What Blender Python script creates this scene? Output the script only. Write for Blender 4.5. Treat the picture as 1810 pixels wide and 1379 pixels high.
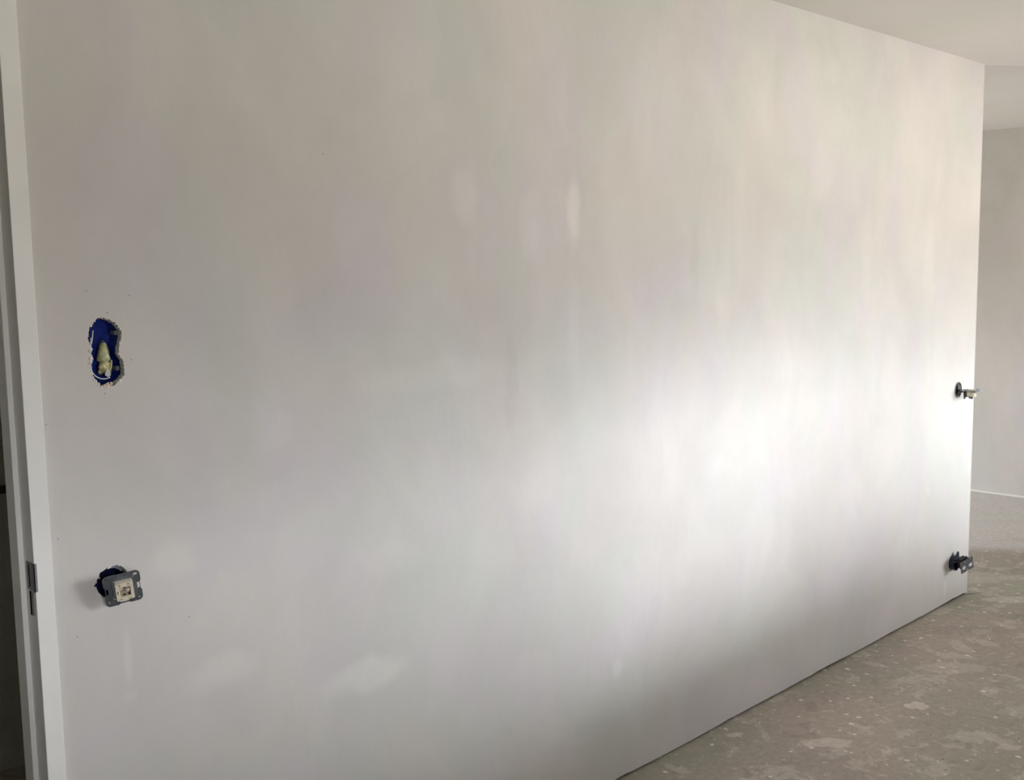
import bpy, bmesh, math, random
from mathutils import Vector, Matrix, noise

for o in list(bpy.data.objects):
    bpy.data.objects.remove(o, do_unlink=True)
SC = bpy.context.scene
COL = SC.collection
rnd = random.Random(7)

# ------------------------------------------------------------------ camera
cd = bpy.data.cameras.new('camera')
cam = bpy.data.objects.new('camera', cd)
COL.objects.link(cam)
RX = Vector((0.70837, -0.70568, -0.01512)).normalized()
UY = Vector((0.09054, 0.0696, 0.99346)).normalized()
FW = Vector((0.70001, 0.70511, -0.1132)).normalized()
cam.matrix_world = Matrix(((RX.x, UY.x, -FW.x, 0.0), (RX.y, UY.y, -FW.y, -2.07127),
                           (RX.z, UY.z, -FW.z, 1.60852), (0, 0, 0, 1)))
cd.sensor_fit = 'HORIZONTAL'
cd.sensor_width = 36.0
cd.lens = 38.0094
cd.clip_start = 0.05
cd.clip_end = 200
SC.camera = cam

# ------------------------------------------------------------------ exposure
SC.view_settings.view_transform = 'Standard'
SC.view_settings.look = 'None'
SC.view_settings.gamma = 1.0
SC.view_settings.use_curve_mapping = False
SC.view_settings.exposure = 0.31

# ------------------------------------------------------------------ sky
world = bpy.data.worlds.new('overcast_sky')
SC.world = world
world.use_nodes = True
nt = world.node_tree
nt.nodes.clear()
N = nt.nodes.new
L = nt.links.new
wo = N('ShaderNodeOutputWorld'); bg = N('ShaderNodeBackground')
tc = N('ShaderNodeTexCoord'); sep = N('ShaderNodeSeparateXYZ')
L(tc.outputs['Generated'], sep.inputs[0])
up = N('ShaderNodeMapRange')
up.inputs['From Min'].default_value = -0.5; up.inputs['From Max'].default_value = 0.5
L(sep.outputs['Z'], up.inputs['Value'])
ramp = N('ShaderNodeValToRGB')
cr = ramp.color_ramp
cr.interpolation = 'LINEAR'
WARM, COOL = (1.03, .99, .93), (.965, 1.0, 1.07)
# height of the direction (sine), brightness, tint: sunlit ground, hazy low sky, dark cloud above
PROFILE = [(-.5, .30, WARM), (-.36, .48, WARM), (-.30, .76, WARM), (-.15, .78, WARM), (-.09, .58, WARM), (-.01, .36, WARM), (.03, .85, COOL), (.10, .92, COOL),
           (.18, 1.25, COOL), (.24, 1.40, COOL), (.278, 1.20, COOL), (.296, .04, COOL), (.40, .02, COOL), (.5, .02, COOL)]
while len(cr.elements) > 1:
    cr.elements.remove(cr.elements[-1])
for i, (zz, v, tnt) in enumerate(PROFILE):
    e = cr.elements[0] if i == 0 else cr.elements.new(zz + .5)
    e.position = zz + .5
    e.color = (v * tnt[0] / 2, v * tnt[1] / 2, v * tnt[2] / 2, 1)
L(up.outputs[0], ramp.inputs[0])
# brighter hazy patch where the sun stands behind thin cloud, south-south-east and low
def wm(op, a, b=0.0):
    n_ = N('ShaderNodeMath'); n_.operation = op
    for i_, v_ in enumerate((a, b)):
        if isinstance(v_, (int, float)):
            n_.inputs[i_].default_value = v_
        else:
            L(v_, n_.inputs[i_])
    return n_.outputs[0]


def wr(v, a, b):
    n_ = N('ShaderNodeMapRange'); n_.interpolation_type = 'SMOOTHSTEP'
    n_.inputs['From Min'].default_value = a; n_.inputs['From Max'].default_value = b
    L(v, n_.inputs['Value'])
    return n_.outputs[0]


SUN_AZ, SUN_W, SUN_L = .30, .19, 1.72
minus_y = wm('MAXIMUM', wm('MULTIPLY', sep.outputs['Y'], -1.0), .001)
q_az = wm('DIVIDE', wm('SUBTRACT', wm('DIVIDE', sep.outputs['X'], minus_y), SUN_AZ), SUN_W)
lobe = wm('EXPONENT', wm('MULTIPLY', wm('MULTIPLY', q_az, q_az), -1.0))
lobe = wm('MULTIPLY', lobe, wr(sep.outputs['Z'], .105, .235))
lobe = wm('MULTIPLY', lobe, wm('SUBTRACT', 1.0, wr(sep.outputs['Z'], .275, .293)))
hz = N('ShaderNodeCombineColor')
for i_, c_ in enumerate(COOL):
    L(wm('MULTIPLY', lobe, SUN_L * (c_ ** 1.6) / 2), hz.inputs[i_])
addc = N('ShaderNodeMix'); addc.data_type = 'RGBA'; addc.blend_type = 'ADD'
addc.inputs['Factor'].default_value = 1.0
L(ramp.outputs[0], addc.inputs['A']); L(hz.outputs[0], addc.inputs['B'])
L(addc.outputs['Result'], bg.inputs['Color'])
bg.inputs['Strength'].default_value = 34.0
L(bg.outputs[0], wo.inputs[0])

WINDOWS_AND_FILL = [(0.00, 0.50, 1.00, 1.90), (3.00, 4.44, 0.97, 1.96), (5.70, 7.38, 0.70, 1.77)]  # first opening is added as frontal fill for the door side
FAR_FILL = (5.6, 7.1, 0.05, 0.74)  # low opening added to brighten the far floor and end wall
YW = -2.57                                     # inner face of the window wall
for (a, b, c, d) in WINDOWS_AND_FILL:                   # sampling portals in the wall openings
    ld = bpy.data.lights.new('daylight_portal', 'AREA')
    ld.shape = 'RECTANGLE'; ld.size = b - a; ld.size_y = d - c
    ld.cycles.is_portal = True
    lo = bpy.data.objects.new('daylight_portal', ld)
    COL.objects.link(lo)
    lo.location = ((a + b) / 2, YW - 0.01, (c + d) / 2)
    lo.rotation_euler = (math.radians(90), 0, 0)


HALL_FILL = (.60, 1.20, 1.2, 1.7)                  # opening added in the end wall to brighten the hall: y range, z range
ld = bpy.data.lights.new('daylight_portal', 'AREA')
ld.shape = 'RECTANGLE'; ld.size = .5; ld.size_y = .6
ld.cycles.is_portal = True
lo = bpy.data.objects.new('daylight_portal', ld)
COL.objects.link(lo)
lo.location = (2.71, .9, 1.45)
lo.rotation_euler = (0, math.radians(90), 0)
(a, b, c, d) = FAR_FILL
ld = bpy.data.lights.new('daylight_portal', 'AREA')
ld.shape = 'RECTANGLE'; ld.size = b - a; ld.size_y = d - c
ld.cycles.is_portal = True
lo = bpy.data.objects.new('daylight_portal', ld)
COL.objects.link(lo)
lo.location = ((a + b) / 2, 3.61, (c + d) / 2)
lo.rotation_euler = (math.radians(-90), 0, 0)


# ------------------------------------------------------------------ material helpers
def new_mat(name, rough=0.6, metal=0.0, col=(0.5, 0.5, 0.5)):
    m = bpy.data.materials.new(name)
    m.use_nodes = True
    b = m.node_tree.nodes['Principled BSDF']
    b.inputs['Roughness'].default_value = rough
    b.inputs['Metallic'].default_value = metal
    b.inputs['Base Color'].default_value = (*col, 1)
    b.inputs['Specular IOR Level'].default_value = 0.3
    return m, m.node_tree, b


def noise_tex(t, vec, scale, detail=4, rough=0.55, dist=0.0):
    n = t.nodes.new('ShaderNodeTexNoise')
    n.inputs['Scale'].default_value = scale
    n.inputs['Detail'].default_value = detail
    n.inputs['Roughness'].default_value = rough
    n.inputs['Distortion'].default_value = dist
    t.links.new(vec, n.inputs['Vector'])
    return n


def mapping(t, scale, loc=(0, 0, 0)):
    tcn = t.nodes.new('ShaderNodeTexCoord')
    mp = t.nodes.new('ShaderNodeMapping')
    mp.inputs['Scale'].default_value = scale
    mp.inputs['Location'].default_value = loc
    t.links.new(tcn.outputs['Object'], mp.inputs['Vector'])
    return mp.outputs[0]


def mix(t, fac, a, b, mode='MIX'):
    n = t.nodes.new('ShaderNodeMix'); n.data_type = 'RGBA'; n.blend_type = mode
    for key, v in (('Factor', fac), ('A', a), ('B', b)):
        if isinstance(v, (int, float)):
            n.inputs[key].default_value = v
        elif isinstance(v, tuple):
            n.inputs[key].default_value = (*v, 1)
        else:
            t.links.new(v, n.inputs[key])
    return n.outputs['Result']


def mrange(t, v, a, b, c=0.0, d=1.0, smooth=True):
    n = t.nodes.new('ShaderNodeMapRange')
    n.interpolation_type = 'SMOOTHSTEP' if smooth else 'LINEAR'
    for k, x in zip(('From Min', 'From Max', 'To Min', 'To Max'), (a, b, c, d)):
        n.inputs[k].default_value = x
    t.links.new(v, n.inputs['Value'])
    return n.outputs[0]


def math_n(t, op, a, b):
    n = t.nodes.new('ShaderNodeMath'); n.operation = op
    for i, v in enumerate((a, b)):
        if isinstance(v, (int, float)):
            n.inputs[i].default_value = v
        else:
            t.links.new(v, n.inputs[i])
    return n.outputs[0]


def bump(t, bsdf, h, strength, dist):
    n = t.nodes.new('ShaderNodeBump')
    n.inputs['Strength'].default_value = strength
    n.inputs['Distance'].default_value = dist
    t.links.new(h, n.inputs['Height'])
    t.links.new(n.outputs[0], bsdf.inputs['Normal'])


# trowel smears and patches that stay in the plaster: x, z, radius x, radius z, strength
SMEARS = [(2.31, 1.76, .034, .11, .14), (1.90, 1.79, .05, .08, .07), (2.14, 1.72, .05, .10, .06),
          (2.31, 1.42, .03, .20, .04), (2.05, 1.30, .03, .15, -.05), (2.13, 1.55, .03, .14, -.03),
          (1.54, .62, .13, .045, .13), (1.15, .74, .10, .045, .08), (.94, .83, .010, .06, .07),
          (.94, .745, .02, .012, .05), (2.50, .37, .022, .03, .08), (4.89, .08, .014, .045, .10),
          (1.05, 1.01, .055, .05, .06), (1.62, .90, .095, .06, .04), (3.06, 1.51, .05, .15, .05),
          (2.90, 1.63, .03, .12, -.04), (4.41, 1.36, .16, .17, -.03), (2.70, 1.62, .16, .20, -.03),
          (3.39, 1.26, .30, .09, .03), (4.68, .58, .03, .03, .04), (1.77, 1.34, .28, .04, .04),
          (2.91, .63, .18, .10, .03), (1.42, 1.63, .09, .2, -.04), (1.96, 1.45, .24, .12, -.04),
          (3.68, 1.93, .08, .13, .04), (3.75, 2.31, .07, .05, .05), (4.05, 1.65, .05, .25, .03),
          (4.62, 1.50, .05, .35, .03), (1.30, 1.28, .05, .10, .03), (3.02, .93, .09, .05, .03),
          (2.25, 2.10, .05, .2, .03), (1.72, 1.98, .10, .2, .02), (2.62, 2.05, .06, .2, .03)]
SPECKS = [(.899, 1.574), (.986, 1.564), (.982, 1.435), (.806, 1.324), (.815, 1.099), (1.462, 1.87),
          (1.079, .88), (.84, .898), (.924, 1.372), (.938, 1.531)]


def plaster(name, smears=False, base=(.60, .567, .528), seed=0.0):
    m, t, b = new_mat(name, 0.75)
    b.inputs['Specular IOR Level'].default_value = 0.12
    big = noise_tex(t, mapping(t, (1.3, 1.3, 1.0), (seed, 0, 0)), 2.0, 5, .6, .4)
    strk = noise_tex(t, mapping(t, (5, 5, 1.4), (seed, 3, 0)), 1.5, 4, .55, .3)
    tint = noise_tex(t, mapping(t, (1.6, 1.6, 1.2), (seed, 9, 4)), 1.5, 3, .5, .5)
    fine = noise_tex(t, mapping(t, (30, 30, 12), (0, 1, 0)), 2.0, 3)
    c = mix(t, mrange(t, tint.outputs[0], .42, .62), tuple(base), (base[0] * .955, base[1] * 1.0, base[2] * .99))
    tint2 = noise_tex(t, mapping(t, (2.1, 2.1, 1.5), (seed + 5, 2, 14)), 1.7, 3, .5, .5)
    c = mix(t, mrange(t, tint2.outputs[0], .5, .66), c, (base[0] * .985, base[1] * .98, base[2] * 1.035))
    v = mrange(t, big.outputs[0], .3, .7, .93, 1.055, False)
    v = math_n(t, 'MULTIPLY', v, mrange(t, strk.outputs[0], .3, .7, .988, 1.012, False))
    v = math_n(t, 'MULTIPLY', v, mrange(t, fine.outputs[0], .3, .7, .992, 1.008, False))
    if smears:
        tcn = t.nodes.new('ShaderNodeTexCoord')
        wn = noise_tex(t, tcn.outputs['Object'], 9.0, 3)
        wv = t.nodes.new('ShaderNodeVectorMath'); wv.operation = 'MULTIPLY_ADD'
        t.links.new(wn.outputs['Color'], wv.inputs[0])
        wv.inputs[1].default_value = (.07, 0, .07)
        ad = t.nodes.new('ShaderNodeVectorMath'); ad.operation = 'SUBTRACT'
        t.links.new(tcn.outputs['Object'], ad.inputs[0]); ad.inputs[1].default_value = (.035, 0, .035)
        t.links.new(ad.outputs[0], wv.inputs[2])
        tot = None
        for (x, z, rx, rz, s) in SMEARS:
            src = wv.outputs[0] if rx > .02 else tcn.outputs['Object']
            q = t.nodes.new('ShaderNodeVectorMath'); q.operation = 'SUBTRACT'
            t.links.new(src, q.inputs[0]); q.inputs[1].default_value = (x, 0, z)
            r = t.nodes.new('ShaderNodeVectorMath'); r.operation = 'MULTIPLY'
            t.links.new(q.outputs[0], r.inputs[0]); r.inputs[1].default_value = (1 / rx, 0, 1 / rz)
            ln = t.nodes.new('ShaderNodeVectorMath'); ln.operation = 'LENGTH'
            t.links.new(r.outputs[0], ln.inputs[0])
            k = mrange(t, ln.outputs['Value'], .45, 1.25, s, 0)
            tot = k if tot is None else math_n(t, 'ADD', tot, k)
        v = math_n(t, 'MULTIPLY', v, math_n(t, 'ADD', tot, 1.0))
        for (x, z) in SPECKS:
            dn = t.nodes.new('ShaderNodeVectorMath'); dn.operation = 'DISTANCE'
            t.links.new(tcn.outputs['Object'], dn.inputs[0]); dn.inputs[1].default_value = (x, 0, z)
            v = math_n(t, 'MULTIPLY', v, mrange(t, dn.outputs['Value'], .0008, .0024, .55, 1))
    g = t.nodes.new('ShaderNodeCombineColor')
    for i in range(3):
        t.links.new(v, g.inputs[i])
    c = mix(t, 1.0, c, g.outputs[0], 'MULTIPLY')
    t.links.new(c, b.inputs['Base Color'])
    h = math_n(t, 'ADD', math_n(t, 'MULTIPLY', big.outputs[0], 1.0), math_n(t, 'MULTIPLY', strk.outputs[0], .06))
    bump(t, b, h, .35, .012)
    return m


M_WALL = plaster('skimmed_plaster', True)
M_WALL2 = plaster('skimmed_plaster_plain', False, seed=11.0)
M_DARKPL = plaster('old_grey_plaster', False, (.44, .43, .37), seed=21.0)


def ceiling_mat():
    m, t, b = new_mat('ceiling_plaster', .8)
    b.inputs['Specular IOR Level'].default_value = .1
    n1 = noise_tex(t, mapping(t, (1, 1, 1)), 1.3, 4, .6)
    n2 = noise_tex(t, mapping(t, (1, 1, 1)), 14, 3, .6)
    n3 = noise_tex(t, mapping(t, (1, 1, 1), (4, 2, 0)), 1.8, 3, .5, .5)
    c = mix(t, mrange(t, n3.outputs[0], .4, .65), (.75, .72, .695), (.73, .72, .665))
    v = mrange(t, n1.outputs[0], .3, .7, .96, 1.03, False)
    g = t.nodes.new('ShaderNodeCombineColor')
    for i in range(3):
        t.links.new(v, g.inputs[i])
    t.links.new(mix(t, 1.0, c, g.outputs[0], 'MULTIPLY'), b.inputs['Base Color'])
    bump(t, b, n2.outputs[0], .25, .006)
    return m


M_CEIL = ceiling_mat()


def floor_mat():
    m, t, b = new_mat('dusty_screed', .7)
    b.inputs['Specular IOR Level'].default_value = .22
    base = noise_tex(t, mapping(t, (1, 1, 1)), 1.4, 5, .6, .4)
    tint = noise_tex(t, mapping(t, (1, 1, 1), (3, 7, 0)), 1.1, 3, .5, .6)
    c = mix(t, mrange(t, tint.outputs[0], .42, .6), (0.486, 0.413, 0.355), (0.435, 0.428, 0.341))
    c = mix(t, mrange(t, base.outputs[0], .35, .65, 0, .55), c, (0.362, 0.319, 0.275))
    # flat trowelled filler blotches with crisp outlines, two sizes
    p1 = noise_tex(t, mapping(t, (1, 1, 1), (1, 5, 0)), 6.5, 8, .68, .5)
    c = mix(t, mrange(t, p1.outputs[0], .555, .58, 0, .44), c, (0.667, 0.609, 0.536))
    p2 = noise_tex(t, mapping(t, (1, 1, 1), (8, 2, 0)), 17, 6, .66, .9)
    c = mix(t, mrange(t, p2.outputs[0], .60, .64, 0, .40), c, (0.725, 0.667, 0.594))
    p3 = noise_tex(t, mapping(t, (1, 1, 1), (2, 12, 0)), 8, 5, .65, .6)
    c = mix(t, mrange(t, p3.outputs[0], .60, .63, 0, .35), c, (0.290, 0.261, 0.217))
    # white splashes and dark grit
    vo = t.nodes.new('ShaderNodeTexVoronoi'); vo.voronoi_dimensions = '2D'; vo.inputs['Scale'].default_value = 15
    vo.inputs['Randomness'].default_value = 1
    wn = noise_tex(t, mapping(t, (1, 1, 1)), 40, 2)
    vm = t.nodes.new('ShaderNodeVectorMath'); vm.operation = 'MULTIPLY_ADD'
    t.links.new(wn.outputs['Color'], vm.inputs[0]); vm.inputs[1].default_value = (.02, .02, 0)
    t.links.new(mapping(t, (1, 1, 1)), vm.inputs[2])
    t.links.new(vm.outputs[0], vo.inputs['Vector'])
    sc = t.nodes.new('ShaderNodeSeparateColor'); t.links.new(vo.outputs['Color'], sc.inputs[0])
    rad = mrange(t, sc.outputs[0], .60, 1.0, .0, .15, False)
    w = mrange(t, math_n(t, 'SUBTRACT', rad, vo.outputs['Distance']), 0, .015, 0, .85)
    c = mix(t, w, c, (.80, .76, .69))
    vd = t.nodes.new('ShaderNodeTexVoronoi'); vd.voronoi_dimensions = '2D'; vd.inputs['Scale'].default_value = 9
    t.links.new(mapping(t, (1, 1, 1), (.37, .11, 0)), vd.inputs['Vector'])
    sd = t.nodes.new('ShaderNodeSeparateColor'); t.links.new(vd.outputs['Color'], sd.inputs[0])
    rd = mrange(t, sd.outputs[1], .6, 1.0, -.02, .04, False)
    w2 = mrange(t, math_n(t, 'SUBTRACT', rd, vd.outputs['Distance']), 0, .01, 0, .7)
    c = mix(t, w2, c, (.10, .09, .08))
    # larger smears, and window light on the far floor put into the colour
    tcn = t.nodes.new('ShaderNodeTexCoord')
    wn2 = noise_tex(t, tcn.outputs['Object'], 18, 3)
    wv = t.nodes.new('ShaderNodeVectorMath'); wv.operation = 'MULTIPLY_ADD'
    t.links.new(wn2.outputs['Color'], wv.inputs[0]); wv.inputs[1].default_value = (.08, .08, 0)
    ad = t.nodes.new('ShaderNodeVectorMath'); ad.operation = 'SUBTRACT'
    t.links.new(tcn.outputs['Object'], ad.inputs[0]); ad.inputs[1].default_value = (.04, .04, 0)
    t.links.new(ad.outputs[0], wv.inputs[2])
    for (x, y, r1, r2, ang, s, colr) in FLOORSM_LIGHT:
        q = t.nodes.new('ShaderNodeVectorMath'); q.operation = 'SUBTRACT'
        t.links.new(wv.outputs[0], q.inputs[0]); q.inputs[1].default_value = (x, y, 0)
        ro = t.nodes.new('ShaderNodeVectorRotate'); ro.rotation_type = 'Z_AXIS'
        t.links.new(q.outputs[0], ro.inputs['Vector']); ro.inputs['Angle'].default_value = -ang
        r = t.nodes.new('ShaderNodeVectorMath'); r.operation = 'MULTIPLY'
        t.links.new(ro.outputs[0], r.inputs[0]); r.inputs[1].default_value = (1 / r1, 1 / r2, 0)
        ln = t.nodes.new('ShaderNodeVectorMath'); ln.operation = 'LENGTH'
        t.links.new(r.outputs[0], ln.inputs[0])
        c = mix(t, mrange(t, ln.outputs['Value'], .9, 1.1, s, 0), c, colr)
    fn = noise_tex(t, mapping(t, (1, 1, 1), (5, 5, 0)), 38, 6, .7)
    fv = mrange(t, fn.outputs[0], .3, .7, .86, 1.13, False)
    fc = t.nodes.new('ShaderNodeCombineColor')
    for i in range(3):
        t.links.new(fv, fc.inputs[i])
    c = mix(t, 1.0, c, fc.outputs[0], 'MULTIPLY')
    t.links.new(c, b.inputs['Base Color'])
    hh = math_n(t, 'ADD', math_n(t, 'MULTIPLY', p1.outputs[0], 1.0), math_n(t, 'MULTIPLY', w, .3))
    bump(t, b, hh, .3, .006)
    return m


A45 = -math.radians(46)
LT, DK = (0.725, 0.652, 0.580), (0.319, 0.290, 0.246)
FLOORSM_LIGHT = [(3.69, -.41, .045, .03, A45, .8, LT), (3.20, -.34, .085, .04, A45, .6, LT),
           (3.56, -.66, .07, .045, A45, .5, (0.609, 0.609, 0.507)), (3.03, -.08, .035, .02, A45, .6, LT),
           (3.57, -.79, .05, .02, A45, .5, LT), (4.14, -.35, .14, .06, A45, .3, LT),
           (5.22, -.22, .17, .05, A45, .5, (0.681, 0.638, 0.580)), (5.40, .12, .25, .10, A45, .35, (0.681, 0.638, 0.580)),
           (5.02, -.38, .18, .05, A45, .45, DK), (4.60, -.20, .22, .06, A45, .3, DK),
           (5.75, -.25, .35, .06, A45, .35, (.60, .58, .54)), (6.1, .3, .30, .05, A45, .35, DK), (7.05, .45, 2.4, .90, A45, .72, (.72, .70, .68)), (6.45, .1, .3, .05, A45, .25, (.50, .47, .43)), (6.9, .3, .4, .06, A45, .2, (.55, .52, .48)), (6.6, .55, .4, .2, A45, .1, (0.725, 0.696, 0.681)),  # the widest pale ellipse is window light painted on the far floor
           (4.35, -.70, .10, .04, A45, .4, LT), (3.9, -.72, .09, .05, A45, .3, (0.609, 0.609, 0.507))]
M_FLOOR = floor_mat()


def simple(name, col, rough=.5, metal=0., amp=.06, scale=30, bumpd=0.0, spec=.4):
    m, t, b = new_mat(name, rough, metal, col)
    b.inputs['Specular IOR Level'].default_value = spec
    n = noise_tex(t, mapping(t, (1, 1, 1)), scale, 3)
    lo = tuple(max(0, x * (1 - amp)) for x in col); hi_ = tuple(min(1, x * (1 + amp)) for x in col)
    t.links.new(mix(t, mrange(t, n.outputs[0], .3, .7), lo, hi_), b.inputs['Base Color'])
    if bumpd:
        bump(t, b, n.outputs[0], .5, bumpd)
    return m


M_PAINT = simple('white_frame_paint', (.80, .785, .74), .38, 0, .02, 8, .0006)
M_STEEL = simple('dull_zinc_steel', (.19, .21, .235), .45, .75, .2, 60, .0004)
M_STRIKE = simple('strike_plate_metal', (.26, .26, .27), .5, .6, .12, 60)
M_BLUE = simple('blue_box_plastic', (.008, .027, .25), .38, 0, .25, 40)
M_NAVY = simple('dark_blue_box_plastic', (.008, .015, .07), .35, 0, .3, 60)
M_NAVYD = simple('navy_black_plastic', (.010, .014, .035), .35, 0, .3, 60)
M_VOID = simple('unlit_slot', (.006, .006, .006), .95, 0, .1, 60, 0, .03)
M_BLACK = simple('black_plastic', (.012, .012, .014), .35, 0, .3, 60)
M_CREAM = simple('cream_plastic', (.76, .69, .53), .4, 0, .06, 60)
M_AGED = simple('aged_cream_plastic', (.50, .46, .34), .45, 0, .25, 90)
M_CREAMD = simple('tan_plastic', (.42, .34, .26), .45, 0, .1, 60)
M_GREYPL = simple('grey_plastic', (.16, .18, .19), .5, 0, .1, 60)
M_TAPE = simple('yellowed_tape', (.52, .52, .27), .3, 0, .22, 120, .001, .6)
M_WHITE = simple('white_plastic', (.80, .79, .75), .35, 0, .04, 60)
M_CHIP = simple('broken_plaster', (.72, .68, .62), .9, 0, .15, 90, .002)
M_PINK = simple('pinkish_plaster', (.66, .52, .43), .9, 0, .15, 90, .002)
M_DARK = simple('hall_finish', (.66, .66, .58), .8, 0, .06, 4)
M_BRICK = simple('bare_grey_block', (.20, .20, .20), .9, 0, .12, 6)
M_RAIL = simple('dark_stained_wood', (.07, .06, .045), .5, 0, .2, 20)


# ------------------------------------------------------------------ mesh helpers
def obj(name, bm, mats, parent=None, smooth=False, bevel=0.0):
    bmesh.ops.recalc_face_normals(bm, faces=bm.faces) if smooth != 'keep' else None
    me = bpy.data.meshes.new(name)
    bm.to_mesh(me); bm.free()
    for m in (mats if isinstance(mats, (list, tuple)) else [mats]):
        me.materials.append(m)
    o = bpy.data.objects.new(name, me)
    COL.objects.link(o)
    if parent is not None:
        o.parent = parent
    if smooth is True:
        for p in me.polygons:
            p.use_smooth = True
    if bevel:
        md = o.modifiers.new('bevel', 'BEVEL'); md.width = bevel; md.segments = 2
        md.limit_method = 'ANGLE'; md.angle_limit = math.radians(40)
    return o


def thing(name, label, cat, loc, group=None):
    o = bpy.data.objects.new(name, None)
    COL.objects.link(o)
    o.empty_display_size = .03
    o.location = loc
    o['label'] = label; o['category'] = cat
    if group:
        o['group'] = group
    return o


def struct(name, bm, mats, **k):
    o = obj(name, bm, mats, **k)
    o['kind'] = 'structure'
    return o


def box(bm, x0, x1, y0, y1, z0, z1, mat=None, mi=0):
    vs = [bm.verts.new((x, y, z)) for x in (x0, x1) for y in (y0, y1) for z in (z0, z1)]
    fs = [(0, 1, 3, 2), (4, 6, 7, 5), (0, 4, 5, 1), (2, 3, 7, 6), (0, 2, 6, 4), (1, 5, 7, 3)]
    out = []
    for f in fs:
        fc = bm.faces.new([vs[i] for i in f]); fc.material_index = mi; out.append(fc)
    if mat is not None:
        for v in vs:
            v.co = mat @ v.co
    return vs


def poly_holes(bm, outer, holes, to3):
    """planar polygon with holes, triangulated; returns the loops of verts"""
    loops, edges = [], []
    for lp in [outer] + holes:
        vs = [bm.verts.new(to3(p)) for p in lp]
        for i in range(len(vs)):
            edges.append(bm.edges.new((vs[i], vs[(i + 1) % len(vs)])))
        loops.append(vs)
    r = bmesh.ops.triangle_fill(bm, use_beauty=True, use_dissolve=False, edges=edges)
    return loops, [g for g in r['geom'] if isinstance(g, bmesh.types.BMFace)]


def skirt(bm, loop, fn, mi=0):
    nv = [bm.verts.new(fn(v.co)) for v in loop]
    n = len(loop)
    for i in range(n):
        f = bm.faces.new((loop[i], loop[(i + 1) % n], nv[(i + 1) % n], nv[i])); f.material_index = mi
    return nv


def circ(cx, cz, r, n=24, a0=0, a1=2 * math.pi, closed=True):
    k = n if closed else n - 1
    return [(cx + r * math.cos(a0 + (a1 - a0) * i / k), cz + r * math.sin(a0 + (a1 - a0) * i / k)) for i in range(n)]


def rrect(cx, cy, w, h, r, n=5):
    pts = []
    for (sx, sy, a) in ((1, 1, 0), (-1, 1, 90), (-1, -1, 180), (1, -1, 270)):
        for i in range(n):
            t = math.radians(a + 90 * i / (n - 1))
            pts.append((cx + sx * (w / 2 - r) + r * math.cos(t), cy + sy * (h / 2 - r) + r * math.sin(t)))
    return pts


def slab(bm, outer, holes, z0, z1, mat=None, mi=0):
    """plate with holes between z0 and z1 in a local frame"""
    loops, faces = poly_holes(bm, outer, holes, lambda p: Vector((p[0], p[1], z1)))
    new = []
    r = bmesh.ops.duplicate(bm, geom=faces + list({e for f in faces for e in f.edges}) + [v for lp in loops for v in lp])
    vm = r['vert_map']
    low = [[vm[v] for v in lp] for lp in loops]
    for lp in low:
        for v in lp:
            v.co.z = z0
    for a, b in zip(loops, low):
        n = len(a)
        for i in range(n):
            bm.faces.new((a[i], a[(i + 1) % n], b[(i + 1) % n], b[i])).material_index = mi
    vs = [v for lp in loops + low for v in lp]
    for f in bm.faces:
        if all(v in set(vs) for v in f.verts):
            f.material_index = mi
    if mat is not None:
        for v in vs:
            v.co = mat @ v.co


def tube(bm, pts, r, n=8, mi=0):
    pts = [Vector(p) for p in pts]
    rad = r if isinstance(r, (list, tuple)) else [r] * len(pts)
    rings = []
    prev = None
    for i, p in enumerate(pts):
        d = (pts[min(i + 1, len(pts) - 1)] - pts[max(i - 1, 0)]).normalized()
        ref = prev if prev is not None else (Vector((0, 0, 1)) if abs(d.z) < .9 else Vector((1, 0, 0)))
        u = (ref - d * ref.dot(d)).normalized(); v = d.cross(u); prev = u
        rings.append([bm.verts.new(p + (u * math.cos(2 * math.pi * k / n) + v * math.sin(2 * math.pi * k / n)) * rad[i])
                      for k in range(n)])
    for a, b in zip(rings, rings[1:]):
        for k in range(n):
            bm.faces.new((a[k], a[(k + 1) % n], b[(k + 1) % n], b[k])).material_index = mi
    for e in (rings[0], rings[-1]):
        bm.faces.new(e).material_index = mi
    return rings


def smooth_path(pts, n=6):
    P = [Vector(p) for p in pts]
    P = [P[0]] + P + [P[-1]]
    out = []
    for i in range(1, len(P) - 2):
        for k in range(n):
            t = k / n
            a, b, c, d = P[i - 1:i + 3]
            out.append(.5 * ((2 * b) + (c - a) * t + (2 * a - 5 * b + 4 * c - d) * t * t + (3 * b - a - 3 * c + d) * t ** 3))
    out.append(P[-2])
    return out


def lump(bm, c, r, sc=(1, 1, 1), sub=1, mi=0, jit=.3):
    ret = bmesh.ops.create_icosphere(bm, subdivisions=sub, radius=1)
    s = rnd.random() * 50
    for v in ret['verts']:
        k = 1 + jit * (noise.noise(v.co * 1.7 + Vector((s, 0, 0))))
        v.co = Vector(c) + Vector((v.co.x * sc[0], v.co.y * sc[1], v.co.z * sc[2])) * r * k
        for f in v.link_faces:
            f.material_index = mi


# ------------------------------------------------------------------ setting
XE, XB, H, TH = 5.143, 7.53, 2.5, 0.07
XL, DX0, DX1, DH = -1.9, -0.13, 0.775, 2.315
YH = 3.6


def rough_loop(pts, amp, seed, freq=60):
    out = []
    cx = sum(p[0] for p in pts) / len(pts); cz = sum(p[1] for p in pts) / len(pts)
    for i, (x, z) in enumerate(pts):
        q = noise.noise(Vector((x * freq + seed, z * freq, seed))) * amp + noise.noise(Vector((x * freq * 3, z * freq * 3 + seed, 0))) * amp * .6
        d = Vector((x - cx, z - cz)).normalized()
        out.append((x + d.x * q, z + d.y * q))
    return out


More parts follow.
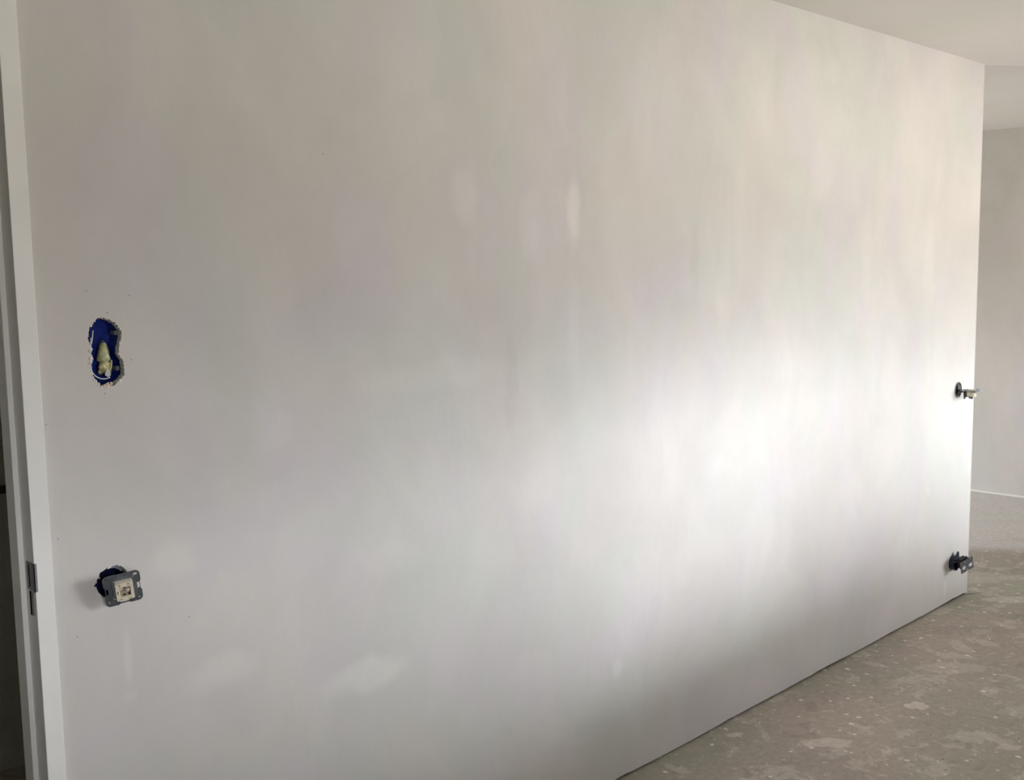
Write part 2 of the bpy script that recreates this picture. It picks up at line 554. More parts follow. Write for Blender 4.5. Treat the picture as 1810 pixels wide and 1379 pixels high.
def double_outline():
    # top circle centre z 1.486, bottom circle centre z 1.420, right side has a clear waist
    pts = []
    R1 = .0345
    xt, zt, xb, zb = .930, 1.4855, .9325, 1.4205
    for i in range(40):        # top arc from right waist to left
        a = math.radians(-38 + (200 + 38) * i / 39)
        pts.append((xt + R1 * math.cos(a), zt + R1 * math.sin(a)))
    for i in range(1, 10):     # left side, nearly straight
        k = i / 10
        pts.append((.8975 + .0045 * math.sin(math.pi * k), 1.474 - k * .042))
    for i in range(36):
        a = math.radians(168 + (398 - 168) * i / 35)
        pts.append((xb + R1 * math.cos(a), zb + (R1 + .001) * math.sin(a)))
    for i in range(1, 4):
        k = i / 4
        a = Vector(pts[-1]) if i == 1 else a
        b = Vector(pts[0])
        pts.append(((a[0] * (1 - k) + b[0] * k) - .001, a[1] * (1 - k) + b[1] * k))
    return pts


HOLE_A = rough_loop(double_outline(), .0035, 3.3)
HOLE_B = rough_loop(circ(.917, .991, .0335, 64), .005, 8.1)
HOLE_C = rough_loop(circ(4.962, 1.012, .034, 40), .003, 5.2)
HOLE_D = rough_loop(circ(4.958, .194, .034, 40), .003, 6.7)
HOLES = [HOLE_A, HOLE_B, HOLE_C, HOLE_D]

# main wall: skimmed front with four cut holes, door opening, rough bottom edge over a dark gap
bm = bmesh.new()
bot = []
x = DX1
while x < XE:
    e = .0080 + .0050 * noise.noise(Vector((x * 2.3, 0, 1))) + .004 * max(0, noise.noise(Vector((x * 14, 3, 1)))) + (.002 if x > 3.7 else 0)
    bot.append((x, max(.0012, e))); x += .03
bot.append((XE, .006))
outer = [(XL, 0), (DX0, 0), (DX0, DH), (DX1, DH)] + bot + [(XE, H + .05), (XL, H + .05)]
loops, faces = poly_holes(bm, outer, HOLES, lambda p: Vector((p[0], 0, p[1])))
skirt(bm, loops[0], lambda c: Vector((c.x, .012, c.z)))
for lp, cen in zip(loops[1:], ((.931, 1.453), (.917, .991), (4.962, 1.012), (4.958, .194))):
    c2 = Vector((cen[0], 0, cen[1]))
    skirt(bm, lp, lambda c: Vector((c.x + (c2.x - c.x) * .06, .013, c.z + (c2.z - c.z) * .04)), mi=1)
# block core behind the skim coat
loops2, _ = poly_holes(bm, [(XL, 0), (DX0, 0), (DX0, DH), (DX1, DH), (DX1, 0), (XE, 0), (XE, H + .05), (XL, H + .05)], [],
                       lambda p: Vector((p[0], TH, p[1])))
skirt(bm, loops2[0], lambda c: Vector((c.x, .012, c.z)))
# broken plaster crumbs on the cut edges
for k, lp in enumerate(HOLES):
    for i, (x, z) in enumerate(lp):
        if rnd.random() < (.75, .45, .3, .3)[k]:
            left = (k == 0 and x < .915) or (k == 0 and z < 1.395) or (k == 1 and z > 1.01)
            r = rnd.uniform(.0012, .0026) * (1.35 if left else .8)
            lump(bm, (x + rnd.uniform(-.001, .001), rnd.uniform(-.0005, .003), z), r, (1, .6, 1.2), 1, 2 if rnd.random() < .8 else 3, .6)
for (x, z, r) in ((.931, 1.3895, .004), (.938, 1.391, .003), (.924, 1.388, .0028), (.9265, 1.3855, .0025), (.900, 1.444, .004), (.8985, 1.437, .0045), (.899, 1.458, .0035)):
    lump(bm, (x, 0, z), r, (1, .6, 1.1), 2, 3 if z < 1.4 else 2, .6)
wall = obj('wall_north', bm, [M_WALL, M_DARKPL, M_CHIP, M_PINK], smooth='keep')
wall['kind'] = 'structure'

# plaster bead on the free end of the wall
bm = bmesh.new()
n = 60
prev = None
for i in range(n + 1):
    z = .01 + (H - .012) * i / n
    w = .002 + .0015 * noise.noise(Vector((0, 0, z * 6)))
    ring = [bm.verts.new((XE - .004, -.0002, z)), bm.verts.new((XE - .001, -.0012 - w * .2, z)), bm.verts.new((XE + w, -.0008, z)),
            bm.verts.new((XE + w, .006, z)), bm.verts.new((XE - .001, .008, z))]
    if prev:
        for k in range(5):
            bm.faces.new((prev[k], prev[(k + 1) % 5], ring[(k + 1) % 5], ring[k]))
    prev = ring
struct('trim_1', bm, M_WALL2)

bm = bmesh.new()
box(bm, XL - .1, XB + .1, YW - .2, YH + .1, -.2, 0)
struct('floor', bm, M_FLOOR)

# ceiling of the near room
SX, SY = 5.143 + 2.387, -1.63
bm = bmesh.new()
pl = [(XL - .1, YW - .2), (XB + .1, YW - .2), (XB + .1, SY - .05), (XE, 0), (XE, YH + .1), (XL - .1, YH + .1)]
loops, faces = poly_holes(bm, pl, [], lambda p: Vector((p[0], p[1], H)))
lo2, _ = poly_holes(bm, pl, [], lambda p: Vector((p[0], p[1], H + .2)))
for i in range(len(pl)):
    bm.faces.new((loops[0][i], loops[0][(i + 1) % 6], lo2[0][(i + 1) % 6], lo2[0][i]))
struct('ceiling', bm, M_CEIL)
# slightly lower far ceiling, hollow shaped in to darken a band by its edge
bm = bmesh.new()
d = Vector((SX - XE, SY, 0)).normalized()
nrm = Vector((-d.y, d.x, 0))
if nrm.x < 0:
    nrm = -nrm
prof = [(-.01, H + .06), (0, H + .002), (.06, H + .006), (.2, H + .016), (.4, H + .026), (.6, H + .026), (.9, H + .012), (1.3, H - .012), (1.75, H - .026)]
a0 = Vector((XE - .05, .034, 0)); b0 = Vector((XB + .1, SY - .0683, 0))
A = [bm.verts.new((a0.x + nrm.x * o_, a0.y + nrm.y * o_, z)) for o_, z in prof]
B = [bm.verts.new((b0.x + nrm.x * o_ + .0, b0.y + nrm.y * o_, z)) for o_, z in prof]
for i in range(len(prof) - 1):
    f = bm.faces.new((A[i], A[i + 1], B[i + 1], B[i])); f.smooth = True
# beyond the gentle hollow the far ceiling runs level to every far wall
e1 = [bm.verts.new((A[-1].co.x + d.x * t_, A[-1].co.y + d.y * t_, H - .026)) for t_ in (-3.2,)]
bm.faces.new((A[-1], e1[0], bm.verts.new((e1[0].co.x + nrm.x * 7, e1[0].co.y + nrm.y * 7, H - .026)),
              bm.verts.new((B[-1].co.x + nrm.x * 7, B[-1].co.y + nrm.y * 7, H - .026)), B[-1]))
for i in range(len(prof) - 1):
    q = prof[i]; q2 = prof[i + 1]
    p0 = bm.verts.new((A[i].co.x - d.x * 3.2, A[i].co.y - d.y * 3.2, q[1])); p1 = bm.verts.new((A[i + 1].co.x - d.x * 3.2, A[i + 1].co.y - d.y * 3.2, q2[1]))
    f = bm.faces.new((A[i], p0, p1, A[i + 1])); f.smooth = True
bmesh.ops.remove_doubles(bm, verts=bm.verts, dist=.0001)
struct('ceiling_far', bm, M_CEIL, smooth='keep')


def wall_xz(name, y0, y1, x0, x1, holes, mat):
    bm = bmesh.new()
    xs = sorted({x0, x1} | {h for q in holes for h in q[:2]})
    for a, b in zip(xs, xs[1:]):
        hs = [q for q in holes if q[0] <= a and q[1] >= b]
        if hs:
            q = hs[0]
            box(bm, a, b, y0, y1, 0, q[2]); box(bm, a, b, y0, y1, q[3], H + .02)
        else:
            box(bm, a, b, y0, y1, 0, H + .02)
    return struct(name, bm, mat)


wall_xz('wall_south', YW - .16, YW, XL, XB + .1, WINDOWS_AND_FILL, M_WALL2)
for i, (a, b, c, d_) in enumerate(WINDOWS_AND_FILL):
    bm = bmesh.new()
    w = .045
    y0, y1 = YW - .14, YW - .09
    box(bm, a, a + w, y0, y1, c, d_); box(bm, b - w, b, y0, y1, c, d_)
    box(bm, a + w, b - w, y0, y1, c, c + w); box(bm, a + w, b - w, y0, y1, d_ - w, d_)
    struct('window_and_fill_%d' % (i + 1), bm, M_PAINT, bevel=.003)  # the first frame surrounds the added fill opening
bm = bmesh.new(); box(bm, XB, XB + .1, YW, YH, 0, H + .02); struct('wall_east', bm, M_WALL2)
bm = bmesh.new(); box(bm, XL - .1, XL, YW, TH, 0, H + .02); struct('wall_west', bm, M_WALL2)
# far room closing wall and the dark hall behind the doorway
wall_xz('wall_far', YH, YH + .1, XL - .1, XB + .1, [FAR_FILL], M_WALL2)
bm = bmesh.new(); box(bm, XE - .1, XE - .03, TH, YH, 0, H + .02); struct('wall_partition', bm, M_WALL2)
bm = bmesh.new(); box(bm, DX0 - .6, 2.6, 1.5, 1.6, 0, H + .02); struct('wall_hall', bm, M_DARK)
bm = bmesh.new(); box(bm, DX0 - .7, DX0 - .6, TH, 1.6, 0, H + .02); struct('wall_hall_side', bm, M_DARK)
bm = bmesh.new()
xa, xb_ = 2.6, 2.7
(ya, yb, za, zb) = HALL_FILL
box(bm, xa, xb_, TH, ya, 0, H + .02); box(bm, xa, xb_, yb, 1.6, 0, H + .02)
box(bm, xa, xb_, ya, yb, 0, za); box(bm, xa, xb_, ya, yb, zb, H + .02)
struct('wall_hall_end', bm, M_DARK)

# thin white plaster bead where the far wall meets the floor
bm = bmesh.new()
prev = None
for i in range(90):
    y = -1.6 + 4.6 * i / 89
    w = .012 + .008 * noise.noise(Vector((y * 5, 0, 2))); h_ = .010 + .005 * noise.noise(Vector((y * 4, 7, 2)))
    ring = [bm.verts.new((XB + .001, y, 0)), bm.verts.new((XB - w, y, 0)), bm.verts.new((XB - w * .7, y, h_ * .7)), bm.verts.new((XB + .001, y, h_))]
    if prev:
        for k in range(4):
            bm.faces.new((prev[k], prev[(k + 1) % 4], ring[(k + 1) % 4], ring[k]))
    prev = ring
struct('baseboard_east', bm, M_WHITE)

# dark joint across the floor in line with the wall end
bm = bmesh.new()
pts = []
for i in range(30):
    x = XE - .01 + .085 * i / 29
    y = -.001 - .055 * i / 29 + .006 * noise.noise(Vector((x * 30, 0, 0)))
    w = (.006 + .004 * noise.noise(Vector((x * 40, 5, 0)))) * (1 - i / 32)
    pts.append((x, y, w))
for a, b in zip(pts, pts[1:]):
    vs = [bm.verts.new(q) for q in ((a[0], a[1] - a[2], .0004), (b[0], b[1] - b[2], .0004), (b[0], b[1] + b[2], .0004), (a[0], a[1] + a[2], .0004))]
    bm.faces.new(vs)
bmesh.ops.remove_doubles(bm, verts=bm.verts, dist=.0003)
struct('trim_2', bm, M_RAIL)

# ------------------------------------------------------------------ steel door frame
FX, FO, FY, FI = .7625, .7975, -.010, .7525
door = bpy.data.objects.new('door_1', None); COL.objects.link(door); door['kind'] = 'structure'
door.location = (FX, 0, 0)


def at(o, parent):
    o.parent = parent
    o.matrix_parent_inverse = Matrix.Translation(-parent.location)
    return o


def frame_profile(sx, x_of):
    # closed outline of the folded steel profile in plan: (x, y)
    return [(x_of(FO), .004), (x_of(FO), FY), (x_of(FX), FY), (x_of(FX), .038), (x_of(FI), .038), (x_of(FI), TH + .010),
            (x_of(FO), TH + .010), (x_of(FO), TH + .004), (x_of(.778), TH + .004), (x_of(.778), .004)]


for nm, fx in (('door_jamb', lambda v: v), ('door_jamb', lambda v: DX0 + DX1 - v)):
    bm = bmesh.new()
    pr = frame_profile(1, fx)
    lo_ = [bm.verts.new((x, y, 0)) for x, y in pr]; hi_ = [bm.verts.new((x, y, DH)) for x, y in pr]
    for i in range(len(pr)):
        bm.faces.new((lo_[i], lo_[(i + 1) % len(pr)], hi_[(i + 1) % len(pr)], hi_[i]))
    bm.faces.new(hi_)
    at(obj(nm, bm, M_PAINT, bevel=.0012), door)
bm = bmesh.new()
box(bm, DX0 + DX1 - FO, FO, FY, .004, DH - .0125, DH + .022)
box(bm, DX0 + DX1 - FX, FX, FY, .038, DH - .0125, DH)
box(bm, DX0 + DX1 - FX, FX, .038, TH + .01, DH - .0225, DH)
at(obj('door_head', bm, M_PAINT, bevel=.0015), door)

# strike plate: slotted plate on the rebate with a lip folded round the face, lower dead-bolt slot
bm = bmesh.new()
X = FX - .0012
to = lambda p: Vector((X, p[0], p[1]))
slab_out = [(.0255, 1.0085), (.0255, 1.0625), (-.012, 1.0635), (-.0122, 1.0075)]
T = Matrix(((0, 0, -1, FX), (1, 0, 0, 0), (0, 1, 0, 0), (0, 0, 0, 1)))   # local x->y, y->z, z->-x
slab(bm, [(-.0122, 1.0070), (.0255, 1.0085), (.0255, 1.0625), (-.0122, 1.0635)],
     [[(.0105, 1.0135), (.0180, 1.0135), (.0180, 1.0575), (.0105, 1.0575)]], .0, .0015, T)
box(bm, FX - .0015, FX + .004, FY - .0022, FY - .0004, 1.008, 1.0625)
sp = at(obj('strike_plate', bm, M_STRIKE), door); sp['label'] = 'dull grey metal strike plate'
bm = bmesh.new()
box(bm, FX - .0008, FX + .0002, .0106, .0179, 1.0138, 1.0572)
at(obj('latch_slot', bm, M_VOID), sp).matrix_parent_inverse = Matrix.Identity(4)
bm = bmesh.new()
box(bm, FX - .0012, FX + .0002, .0125, .0180, .9575, 1.0050)
bs = at(obj('bolt_slot', bm, M_VOID), door); bs['label'] = 'black narrow slot below the strike plate'
bm = bmesh.new()
box(bm, FX - .0013, FX + .0002, .001, .0105, .9585, 1.0050)
at(obj('bolt_plate', bm, M_STRIKE, bevel=.0005), door)

# dark rail end seen through the doorway
rail = thing('wall_rail', 'dark horizontal rail end on the hall wall, seen through the doorway', 'rail', (1.0, 1.46, .93))
bm = bmesh.new()
slab(bm, rrect(0, 0, .026, .026, .008), [], -.30, .256, Matrix(((0, 0, 1, 0), (1, 0, 0, 0), (0, 1, 0, .002), (0, 0, 0, 1))))
obj('bar', bm, M_RAIL, rail)
for xx in (.18, -.22):
    bm = bmesh.new()
    box(bm, xx, xx + .02, .010, .041, -.006, .010)
    obj('bracket', bm, M_RAIL, rail)


# ------------------------------------------------------------------ recessed plastic boxes
def cup(bm, cx, cz, r_in, y0, y1, n=40, open_dir=None):
    """hollow cup opening towards -y"""
    ro = r_in + .0018
    rings = [(r_in, y0), (r_in, y1), (0, y1)]
    def ring(r, y):
        return [bm.verts.new((cx + r * math.cos(2 * math.pi * i / n), y, cz + r * math.sin(2 * math.pi * i / n))) for i in range(n)]
    A_, B_, C_, D_ = ring(ro, y0), ring(r_in, y0), ring(r_in, y1), ring(ro, y1 + .0018)
    for P_, Q_ in ((A_, B_), (B_, C_), (D_, A_)):
        for i in range(n):
            bm.faces.new((P_[i], P_[(i + 1) % n], Q_[(i + 1) % n], Q_[i]))
    bm.faces.new(C_); bm.faces.new(D_)


# A: stacked double box high beside the door
ba = thing('double_wall_box', 'blue double recessed wall box in a ragged peanut-shaped hole beside the door frame', 'electrical box', (.931, 0, 1.453))
bm = bmesh.new()
outl = [(x - .931 - (x - .931) * .0, z - 1.453) for x, z in double_outline()]
outl = [(x * 1.05, z * 1.03) for x, z in outl]
inn = [(x * .955, z * .975) for x, z in outl]
def lp(pts, y):
    return [bm.verts.new((x, y, z)) for x, z in pts]
a_, b_, c_, d_ = lp(outl, .0135), lp(inn, .0135), lp([(x * .97, z * .98) for x, z in inn], .052), lp(outl, .054)
for P_, Q_ in ((a_, b_), (b_, c_), (d_, a_)):
    n = len(P_)
    for i in range(n):
        bm.faces.new((P_[i], P_[(i + 1) % n], Q_[(i + 1) % n], Q_[i]))
for L_ in (c_, d_):
    es = [bm.edges.get((L_[i], L_[(i + 1) % len(L_)])) for i in range(len(L_))]
    bmesh.ops.triangle_fill(bm, edges=es, use_beauty=True)
box(bm, -.0335, -.031, .014, .05, -.015, .019)
obj('box_shell', bm, M_BLUE, ba)
bm = bmesh.new()    # raised U-shaped divider of the lower box
pts = []
for i in range(25):
    a = math.radians(176 + 118 * i / 24)
    pts.append((.0 + .0265 * math.cos(a), .012, -.0285 + .0245 * math.sin(a)))
pts = [(-.0235, .012, .030), (-.0245, .012, .008), (-.0265, .012, -.012)] + pts
tube(bm, smooth_path(pts, 2), .0011, 6)
rr_ = obj('divider_rim', bm, M_WHITE, ba, smooth=True)
rr_['label'] = 'pale thin rim inside the blue box'
for (x, z, nm) in ((.0275, .037, 'fixing_lug'), (.0275, -.034, 'fixing_lug')):
    bm = bmesh.new()
    slab(bm, rrect(x, z, .007, .009, .002), [], 0, .018, Matrix(((1, 0, 0, 0), (0, 0, -1, .030), (0, 1, 0, 0), (0, 0, 0, 1))))
    obj(nm, bm, M_GREYPL, ba)
bm = bmesh.new()
tube(bm, [(-.0185, .011, .044), (-.020, .0125, .030), (-.0215, .0135, .018)], [.0010, .0012, .0009], 6)
obj('plaster_drip', bm, M_CHIP, ba)

ca = thing('taped_cable_end', 'yellowish taped cable end folded inside the double blue wall box', 'cable', (.9375, .030, 1.442))
bm = bmesh.new()    # tapered folded sleeve
secs = [(.029, .0035, .004), (.024, .0065, .006), (.012, .0105, .009), (.0, .0125, .011), (-.006, .0125, .011), (-.009, .008, .008)]
prev = None
nn = 20
for i, (z, rx_, ry) in enumerate(secs):
    ring = []
    for k in range(nn):
        a = 2 * math.pi * k / nn
        w = 1 + .12 * math.sin(5 * a + z * 200) + .08 * noise.noise(Vector((math.cos(a) * 2, math.sin(a) * 2, z * 90)))
        ring.append(bm.verts.new((rx_ * math.cos(a) * w - (.029 - z) * .03, -.006 + ry * math.sin(a) * w, z)))
    if prev:
        for k in range(nn):
            bm.faces.new((prev[k], prev[(k + 1) % nn], ring[(k + 1) % nn], ring[k]))
    else:
        bm.faces.new(ring)
    prev = ring
bm.faces.new(prev)
obj('tape_sleeve', bm, M_TAPE, ca, smooth=True)
bm = bmesh.new()
lump(bm, (.0, -.008, -.0185), .0130, (1, .75, .98), 3, 0, .22)
tube(bm, smooth_path([(.010, -.016, -.006), (.008, -.0185, -.016), (.003, -.019, -.026)], 5), .0016, 6)
tube(bm, smooth_path([(-.008, -.016, -.022), (-.003, -.019, -.026), (.003, -.018, -.0235)], 5), .0012, 6)
lump(bm, (-.008, -.004, -.028), .0055, (1, .8, 1.1), 2, 0, .2)
lump(bm, (.009, -.004, -.027), .006, (1, .8, 1.1), 2, 0, .2)
obj('tape_knot', bm, simple('yellow_tape', (.60, .55, .26), .25, 0, .25, 140, .001, .7), ca, smooth=True)
bm = bmesh.new()
v = [bm.verts.new(q) for q in ((-.0028, -.020, -.023), (.0034, -.020, -.023), (.0062, -.019, -.035), (.0, -.021, -.0395), (-.0060, -.019, -.0345))]
w = [bm.verts.new((q.co.x, q.co.y + .003, q.co.z)) for q in v]
bm.faces.new(v); bm.faces.new(w)
for i in range(5):
    bm.faces.new((v[i], v[(i + 1) % 5], w[(i + 1) % 5], w[i]))
obj('loose_tape_tip', bm, simple('milky_tape', (.55, .56, .56), .3, 0, .1, 80, 0, .6), ca)
bm = bmesh.new()
tube(bm, smooth_path([(.0, .02, .010), (-.001, .006, .026), (.0005, -.004, .031), (.0, -.004, .02)], 5), .0028, 8)
obj('cable_core', bm, M_GREYPL, ca, smooth=True)


def round_box(label, cx, cz, mat, proud=0.0):
    t = thing('round_wall_box', label, 'electrical box', (cx, 0, cz))
    bm = bmesh.new()
    cup(bm, 0, 0, .0335, .0135 - proud, .055)
    obj('box_shell', bm, mat, t)
    for s in (-1, 1):
        bm = bmesh.new()
        box(bm, s * .029 - .003, s * .029 + .003, .016, .045, -.004, .004)
        obj('screw_pillar', bm, mat, t)
    return t


bb = round_box('dark blue round wall box behind the loose square switch beside the door', .917, .991, M_NAVY)
bm = bmesh.new()    # snapped-off rim tab that sticks up at the top
pts = []
for i in range(9):
    a = math.radians(98 - 62 * i / 8)
    pts.append((.0355 * math.cos(a), .0355 * math.sin(a)))
for i in range(9):
    a = math.radians(36 + 62 * i / 8)
    pts.append((.0275 * math.cos(a), .0275 * math.sin(a)))
slab(bm, pts, [], 0, .004, Matrix(((1, 0, 0, 0), (0, 0, -1, .010), (0, 1, 0, 0), (0, 0, 0, 1))))
obj('rim_tab', bm, M_GREYPL, bb)


# ------------------------------------------------------------------ flush switch / socket mechanisms
def local_frame(origin, xdir, ydir):
    x_ = Vector(xdir).normalized(); z_ = x_.cross(Vector(ydir)).normalized(); y_ = z_.cross(x_)
    return Matrix(((x_.x, y_.x, z_.x, origin[0]), (x_.y, y_.y, z_.y, origin[1]), (x_.z, y_.z, z_.z, origin[2]), (0, 0, 0, 1)))


def plate_outline(s=.0355, c=.009):
    p = []
    for (sx, sy, a) in ((1, 1, 0), (-1, 1, 90), (-1, -1, 180), (1, -1, 270)):
        # rounded corner then a shallow notch half way along the next side
        for i in range(5):
            t = math.radians(a + 90 * i / 4)
            p.append((sx * (s - c) + c * math.cos(t), sy * (s - c) + c * math.sin(t)))
        ux, uy = math.cos(math.radians(a + 90)), math.sin(math.radians(a + 90))
        tx, ty = -uy, ux
        for k, dp_ in ((-.011, 0), (-.009, .0022), (.009, .0022), (.011, 0)):
            p.append((ux * (s - dp_) + tx * k, uy * (s - dp_) + ty * k))
    return p


def arc_slot(r, a_mid, span, w, n=6):
    a0, a1 = math.radians(a_mid - span / 2), math.radians(a_mid + span / 2)
    o_ = [((r + w / 2) * math.cos(a0 + (a1 - a0) * i / n), (r + w / 2) * math.sin(a0 + (a1 - a0) * i / n)) for i in range(n + 1)]
    i_ = [((r - w / 2) * math.cos(a1 + (a0 - a1) * i / n), (r - w / 2) * math.sin(a1 + (a0 - a1) * i / n)) for i in range(n + 1)]
    return o_ + i_


def root_at(name, label, cat, M, group=None):
    t = thing(name, label, cat, (0, 0, 0), group)
    t.matrix_world = M
    return t


# B: loose switch hanging askew beside the door
MB = local_frame((.918, -.043, .987), (.942, -.313, .123), (-.206, -.25, .947))
sw = root_at('light_switch', 'loose square grey-framed light switch with cream centre, hanging beside the door', 'switch', MB)
bm = bmesh.new()
slab(bm, plate_outline(), [rrect(0, 0, .040, .044, .002, 3), arc_slot(.030, 0, 26, .0042), arc_slot(.030, 180, 26, .0042),
                           arc_slot(.0295, 90, 30, .0038), arc_slot(.0295, 270, 34, .0040),
                           rrect(.0265, .0275, .0075, .0050, .0022, 4), circ(.0225, .0225, .0016, 8),
                           circ(-.0285, -.0255, .0022, 10), circ(.0285, -.0285, .0017, 8), circ(-.029, .0285, .0018, 8)], 0, .0013)
obj('mounting_plate', bm, M_STEEL, sw)
bm = bmesh.new()
slab(bm, rrect(.002, 0, .034, .040, .002, 3), [rrect(.003, -.001, .020, .022, .001, 3), rrect(-.007, .0155, .0045, .0032, .0005, 3),
                                            rrect(.010, .0155, .0045, .0032, .0005, 3), rrect(-.008, -.0165, .007, .0030, .0005, 3), rrect(.010, -.0165, .008, .0030, .0005, 3),
                                            rrect(-.0115, -.001, .002, .008, .0005, 3)], .0, .0125)
ins = obj('switch_insert', bm, M_CREAM, sw, bevel=.0004)
ins['label'] = 'cream plastic switch insert'
bm = bmesh.new()
box(bm, -.013, .019, .0118, .0136, .0125, .0145); box(bm, -.013, .019, -.0150, -.0132, .0125, .0140)
box(bm, -.0145, -.0128, -.019, .019, .0125, .0134)
box(bm, -.012, .017, .0185, .0196, .0125, .0140)
obj('insert_rib', bm, M_CREAM, ins, bevel=.0003)
bm = bmesh.new()
slab(bm, rrect(.003, -.001, .0196, .0216, .001, 3), [], .001, .0075)
box(bm, -.004, .007, -.004, .001, .0075, .0105)
rk = obj('rocker_seat', bm, M_CREAMD, ins)
bm = bmesh.new()
tube(bm, [(.0085, .002, .007), (.0085, .002, .0128)], .0032, 12)
box(bm, -.006, -.002, .004, .008, .0075, .0115)
obj('rocker_pin', bm, M_CREAM, rk)
bm = bmesh.new()
for (a, b, c, d2) in ((.0, .004, .006, .009), (-.002, .003, -.0105, -.008), (.008, .012, -.0105, -.007), (-.0062, -.0022, .0085, .0105), (.009, .0125, -.004, .001)):
    box(bm, a, b, c, d2, .0076, .0100)
obj('contact', bm, M_BLACK, ins)
bm = bmesh.new()
box(bm, -.019, .020, -.021, .021, -.022, .0008)
box(bm, -.016, .016, -.017, .017, -.027, -.022)
obj('switch_body', bm, M_GREYPL, sw, bevel=.001)
for s in (-1, 1):
    bm = bmesh.new()
    box(bm, s * .0225 - .0015, s * .0225 + .0015, -.008, .008, -.020, 0)
    box(bm, s * .0255 - .0025, s * .0255 + .0025, -.008, .008, -.0205, -.0190)
    obj('claw', bm, M_STEEL, sw)
for (x, y) in ((.0245, -.010), (-.0245, .010)):
    bm = bmesh.new()
    tube(bm, [(x, y, .0005), (x, y, .0028)], .0030, 12)
    obj('claw_screw', bm, M_STEEL, sw)
bm = bmesh.new()
for (a, b) in ((-.008, .002), (.006, -.003)):
    p0 = Vector((a, b, -.026))
    q = MB.inverted() @ Vector((.917 + a * .6, .045, .993 + b))
    tube(bm, smooth_path([p0, p0 + Vector((0, .004, -.012)), q + Vector((0, -.004, .008)), q], 5), .0016, 8)
obj('wire', bm, M_BLACK, sw, smooth=True)

# C: upper mechanism at the free end of the wall, tipped flat with its body hanging down
bc = round_box('dark round wall box near the free end of the wall, upper of two', 4.962, 1.012, M_BLACK)
MC = local_frame((4.968, -.052, 1.013), (.10, -.99, .06), (.99, .10, .02))
sc_ = root_at('light_switch', 'pale-bodied switch pulled out and tipped flat at the free end of the wall', 'switch', MC)
bm = bmesh.new()
slab(bm, plate_outline(), [rrect(0, 0, .036, .036, .002, 3), arc_slot(.030, 0, 26, .0042), arc_slot(.030, 180, 26, .0042),
                           arc_slot(.0295, 90, 30, .0038), arc_slot(.0295, 270, 34, .0040)], 0, .0014)
box(bm, .028, .035, -.03, .03, -.009, 0)
obj('mounting_plate', bm, M_STEEL, sc_)
bm = bmesh.new()
slab(bm, rrect(.008, 0, .034, .036, .003, 4), [], -.030, .003)
box(bm, -.002, .014, -.012, .012, -.036, -.030)
p_ = obj('switch_body', bm, M_AGED, sc_, bevel=.001); p_['label'] = 'cream plastic switch body'
bm = bmesh.new()
box(bm, -.022, -.009, -.016, .016, -.030, 0)
box(bm, -.026, -.022, -.008, .008, -.040, -.004)
obj('claw', bm, M_BLACK, sc_, bevel=.0008)
bm = bmesh.new()
box(bm, .0, .018, -.019, -.018, -.0345, -.029)
tube(bm, [(.002, 0, -.036), (.012, 0, -.037)], .004, 10)
obj('terminal', bm, M_BLACK, sc_)
bm = bmesh.new()
for k, (a, b) in enumerate(((-.006, .003), (.006, -.002), (.0, .008))):
    p0 = Vector((-.030, a, -.010 + b * .3))
    q = MC.inverted() @ Vector((4.962 + a, .045, 1.010 + b))
    tube(bm, smooth_path([p0, p0 + Vector((-.012, 0, .006)), q + Vector((.02, 0, 0)), q], 5), .0016, 8)
obj('wire', bm, M_BLACK, sc_, smooth=True)
bm = bmesh.new()    # loose ring of the box, standing proud of the plaster
slab(bm, circ(0, 0, .0365, 40), [circ(.0, 0, .0335, 40)], 0, .003, Matrix(((1, 0, .0, 0), (0, 0, -1, -.001), (0, 1, 0, 0), (0, 0, 0, 1))))
obj('box_ring', bm, M_GREYPL, bc)

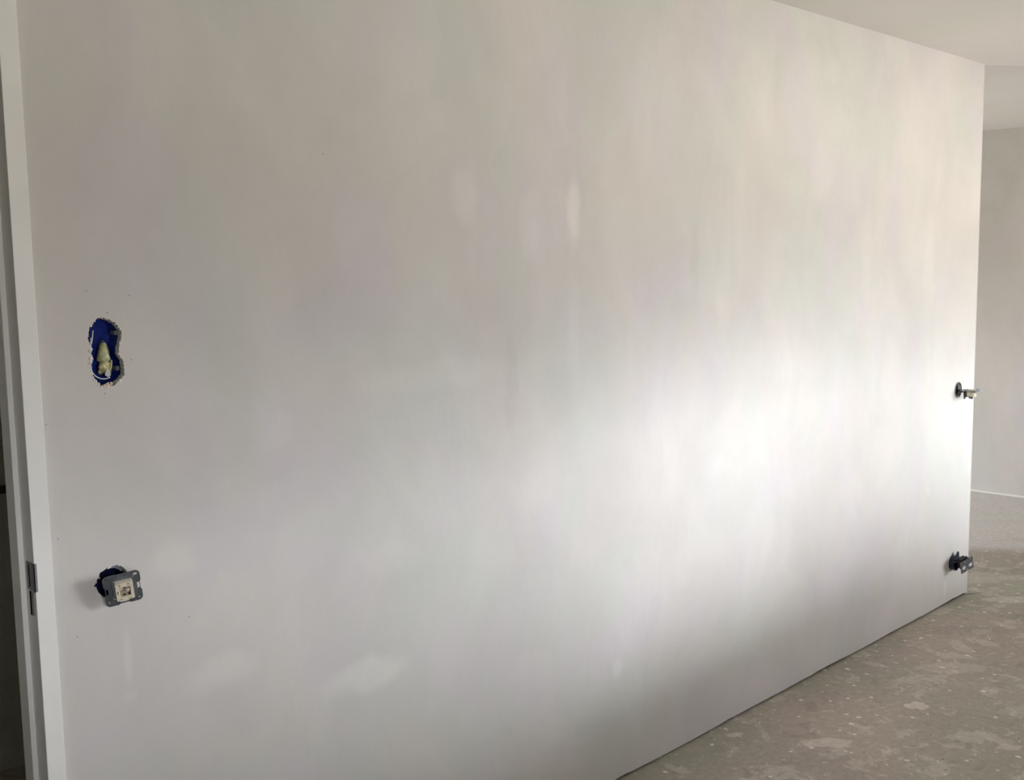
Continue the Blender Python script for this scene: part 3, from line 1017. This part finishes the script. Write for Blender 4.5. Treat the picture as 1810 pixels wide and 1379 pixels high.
# D: lower mechanism at the free end of the wall
bd = round_box('dark blue round wall box near the free end of the wall, just above the floor', 4.958, .194, M_NAVYD, proud=.036)
bm = bmesh.new()
pts = [(-.034, .012), (-.012, .036), (.016, .054), (.026, .050), (.036, .008), (.0, .004)]
slab(bm, pts, [], 0, .003, Matrix(((1, 0, 0, 0), (0, 0, -1, -.018), (0, 1, 0, 0), (0, 0, 0, 1))))
obj('rim_tab', bm, M_NAVYD, bd)
MD = local_frame((4.936, -.078, .201), (.788, -.468, .4), (-.492, -.089, .866))
sd_ = root_at('wall_socket', 'black socket insert with two white round openings, dangling just above the floor', 'socket', MD)
bm = bmesh.new()
slab(bm, plate_outline(.0355, .004), [circ(-.0175, -.007, .0105, 18), circ(.0190, -.008, .0105, 18), rrect(-.012, .026, .016, .006, .002, 3),
                                rrect(.022, .025, .008, .009, .002, 3), rrect(.0, -.027, .014, .006, .002, 3)], 0, .0016)
obj('mounting_plate', bm, M_STEEL, sd_)
for (x, y) in ((-.0175, -.007), (.0190, -.008)):
    bm = bmesh.new()
    slab(bm, circ(x, y, .0095, 18), [circ(x, y, .0015, 8)], -.006, .003)
    q_ = obj('round_insert', bm, M_WHITE, sd_, bevel=.0006); q_['label'] = 'white round insert'
bm = bmesh.new()
slab(bm, rrect(0, 0, .052, .046, .004, 4), [], -.030, -.0065)
box(bm, -.020, .012, .010, .030, -.034, -.012)
obj('socket_body', bm, M_BLACK, sd_, bevel=.0012)
bm = bmesh.new()
box(bm, -.010, -.006, .012, .026, -.006, .001); box(bm, .004, .007, .014, .027, -.006, .001)
obj('contact_clip', bm, M_WHITE, sd_)
bm = bmesh.new()
for (a, b) in ((-.012, .006), (.0, .0), (.010, -.006), (-.004, -.012)):
    p0 = Vector((a, b, -.029))
    q = MD.inverted() @ Vector((4.955 + a, .045, .194 + b))
    tube(bm, smooth_path([p0, p0 + Vector((0, .0, -.014)), (p0 + q) / 2, q], 5), .0024, 8)
obj('wire', bm, M_NAVY, sd_, smooth=True)
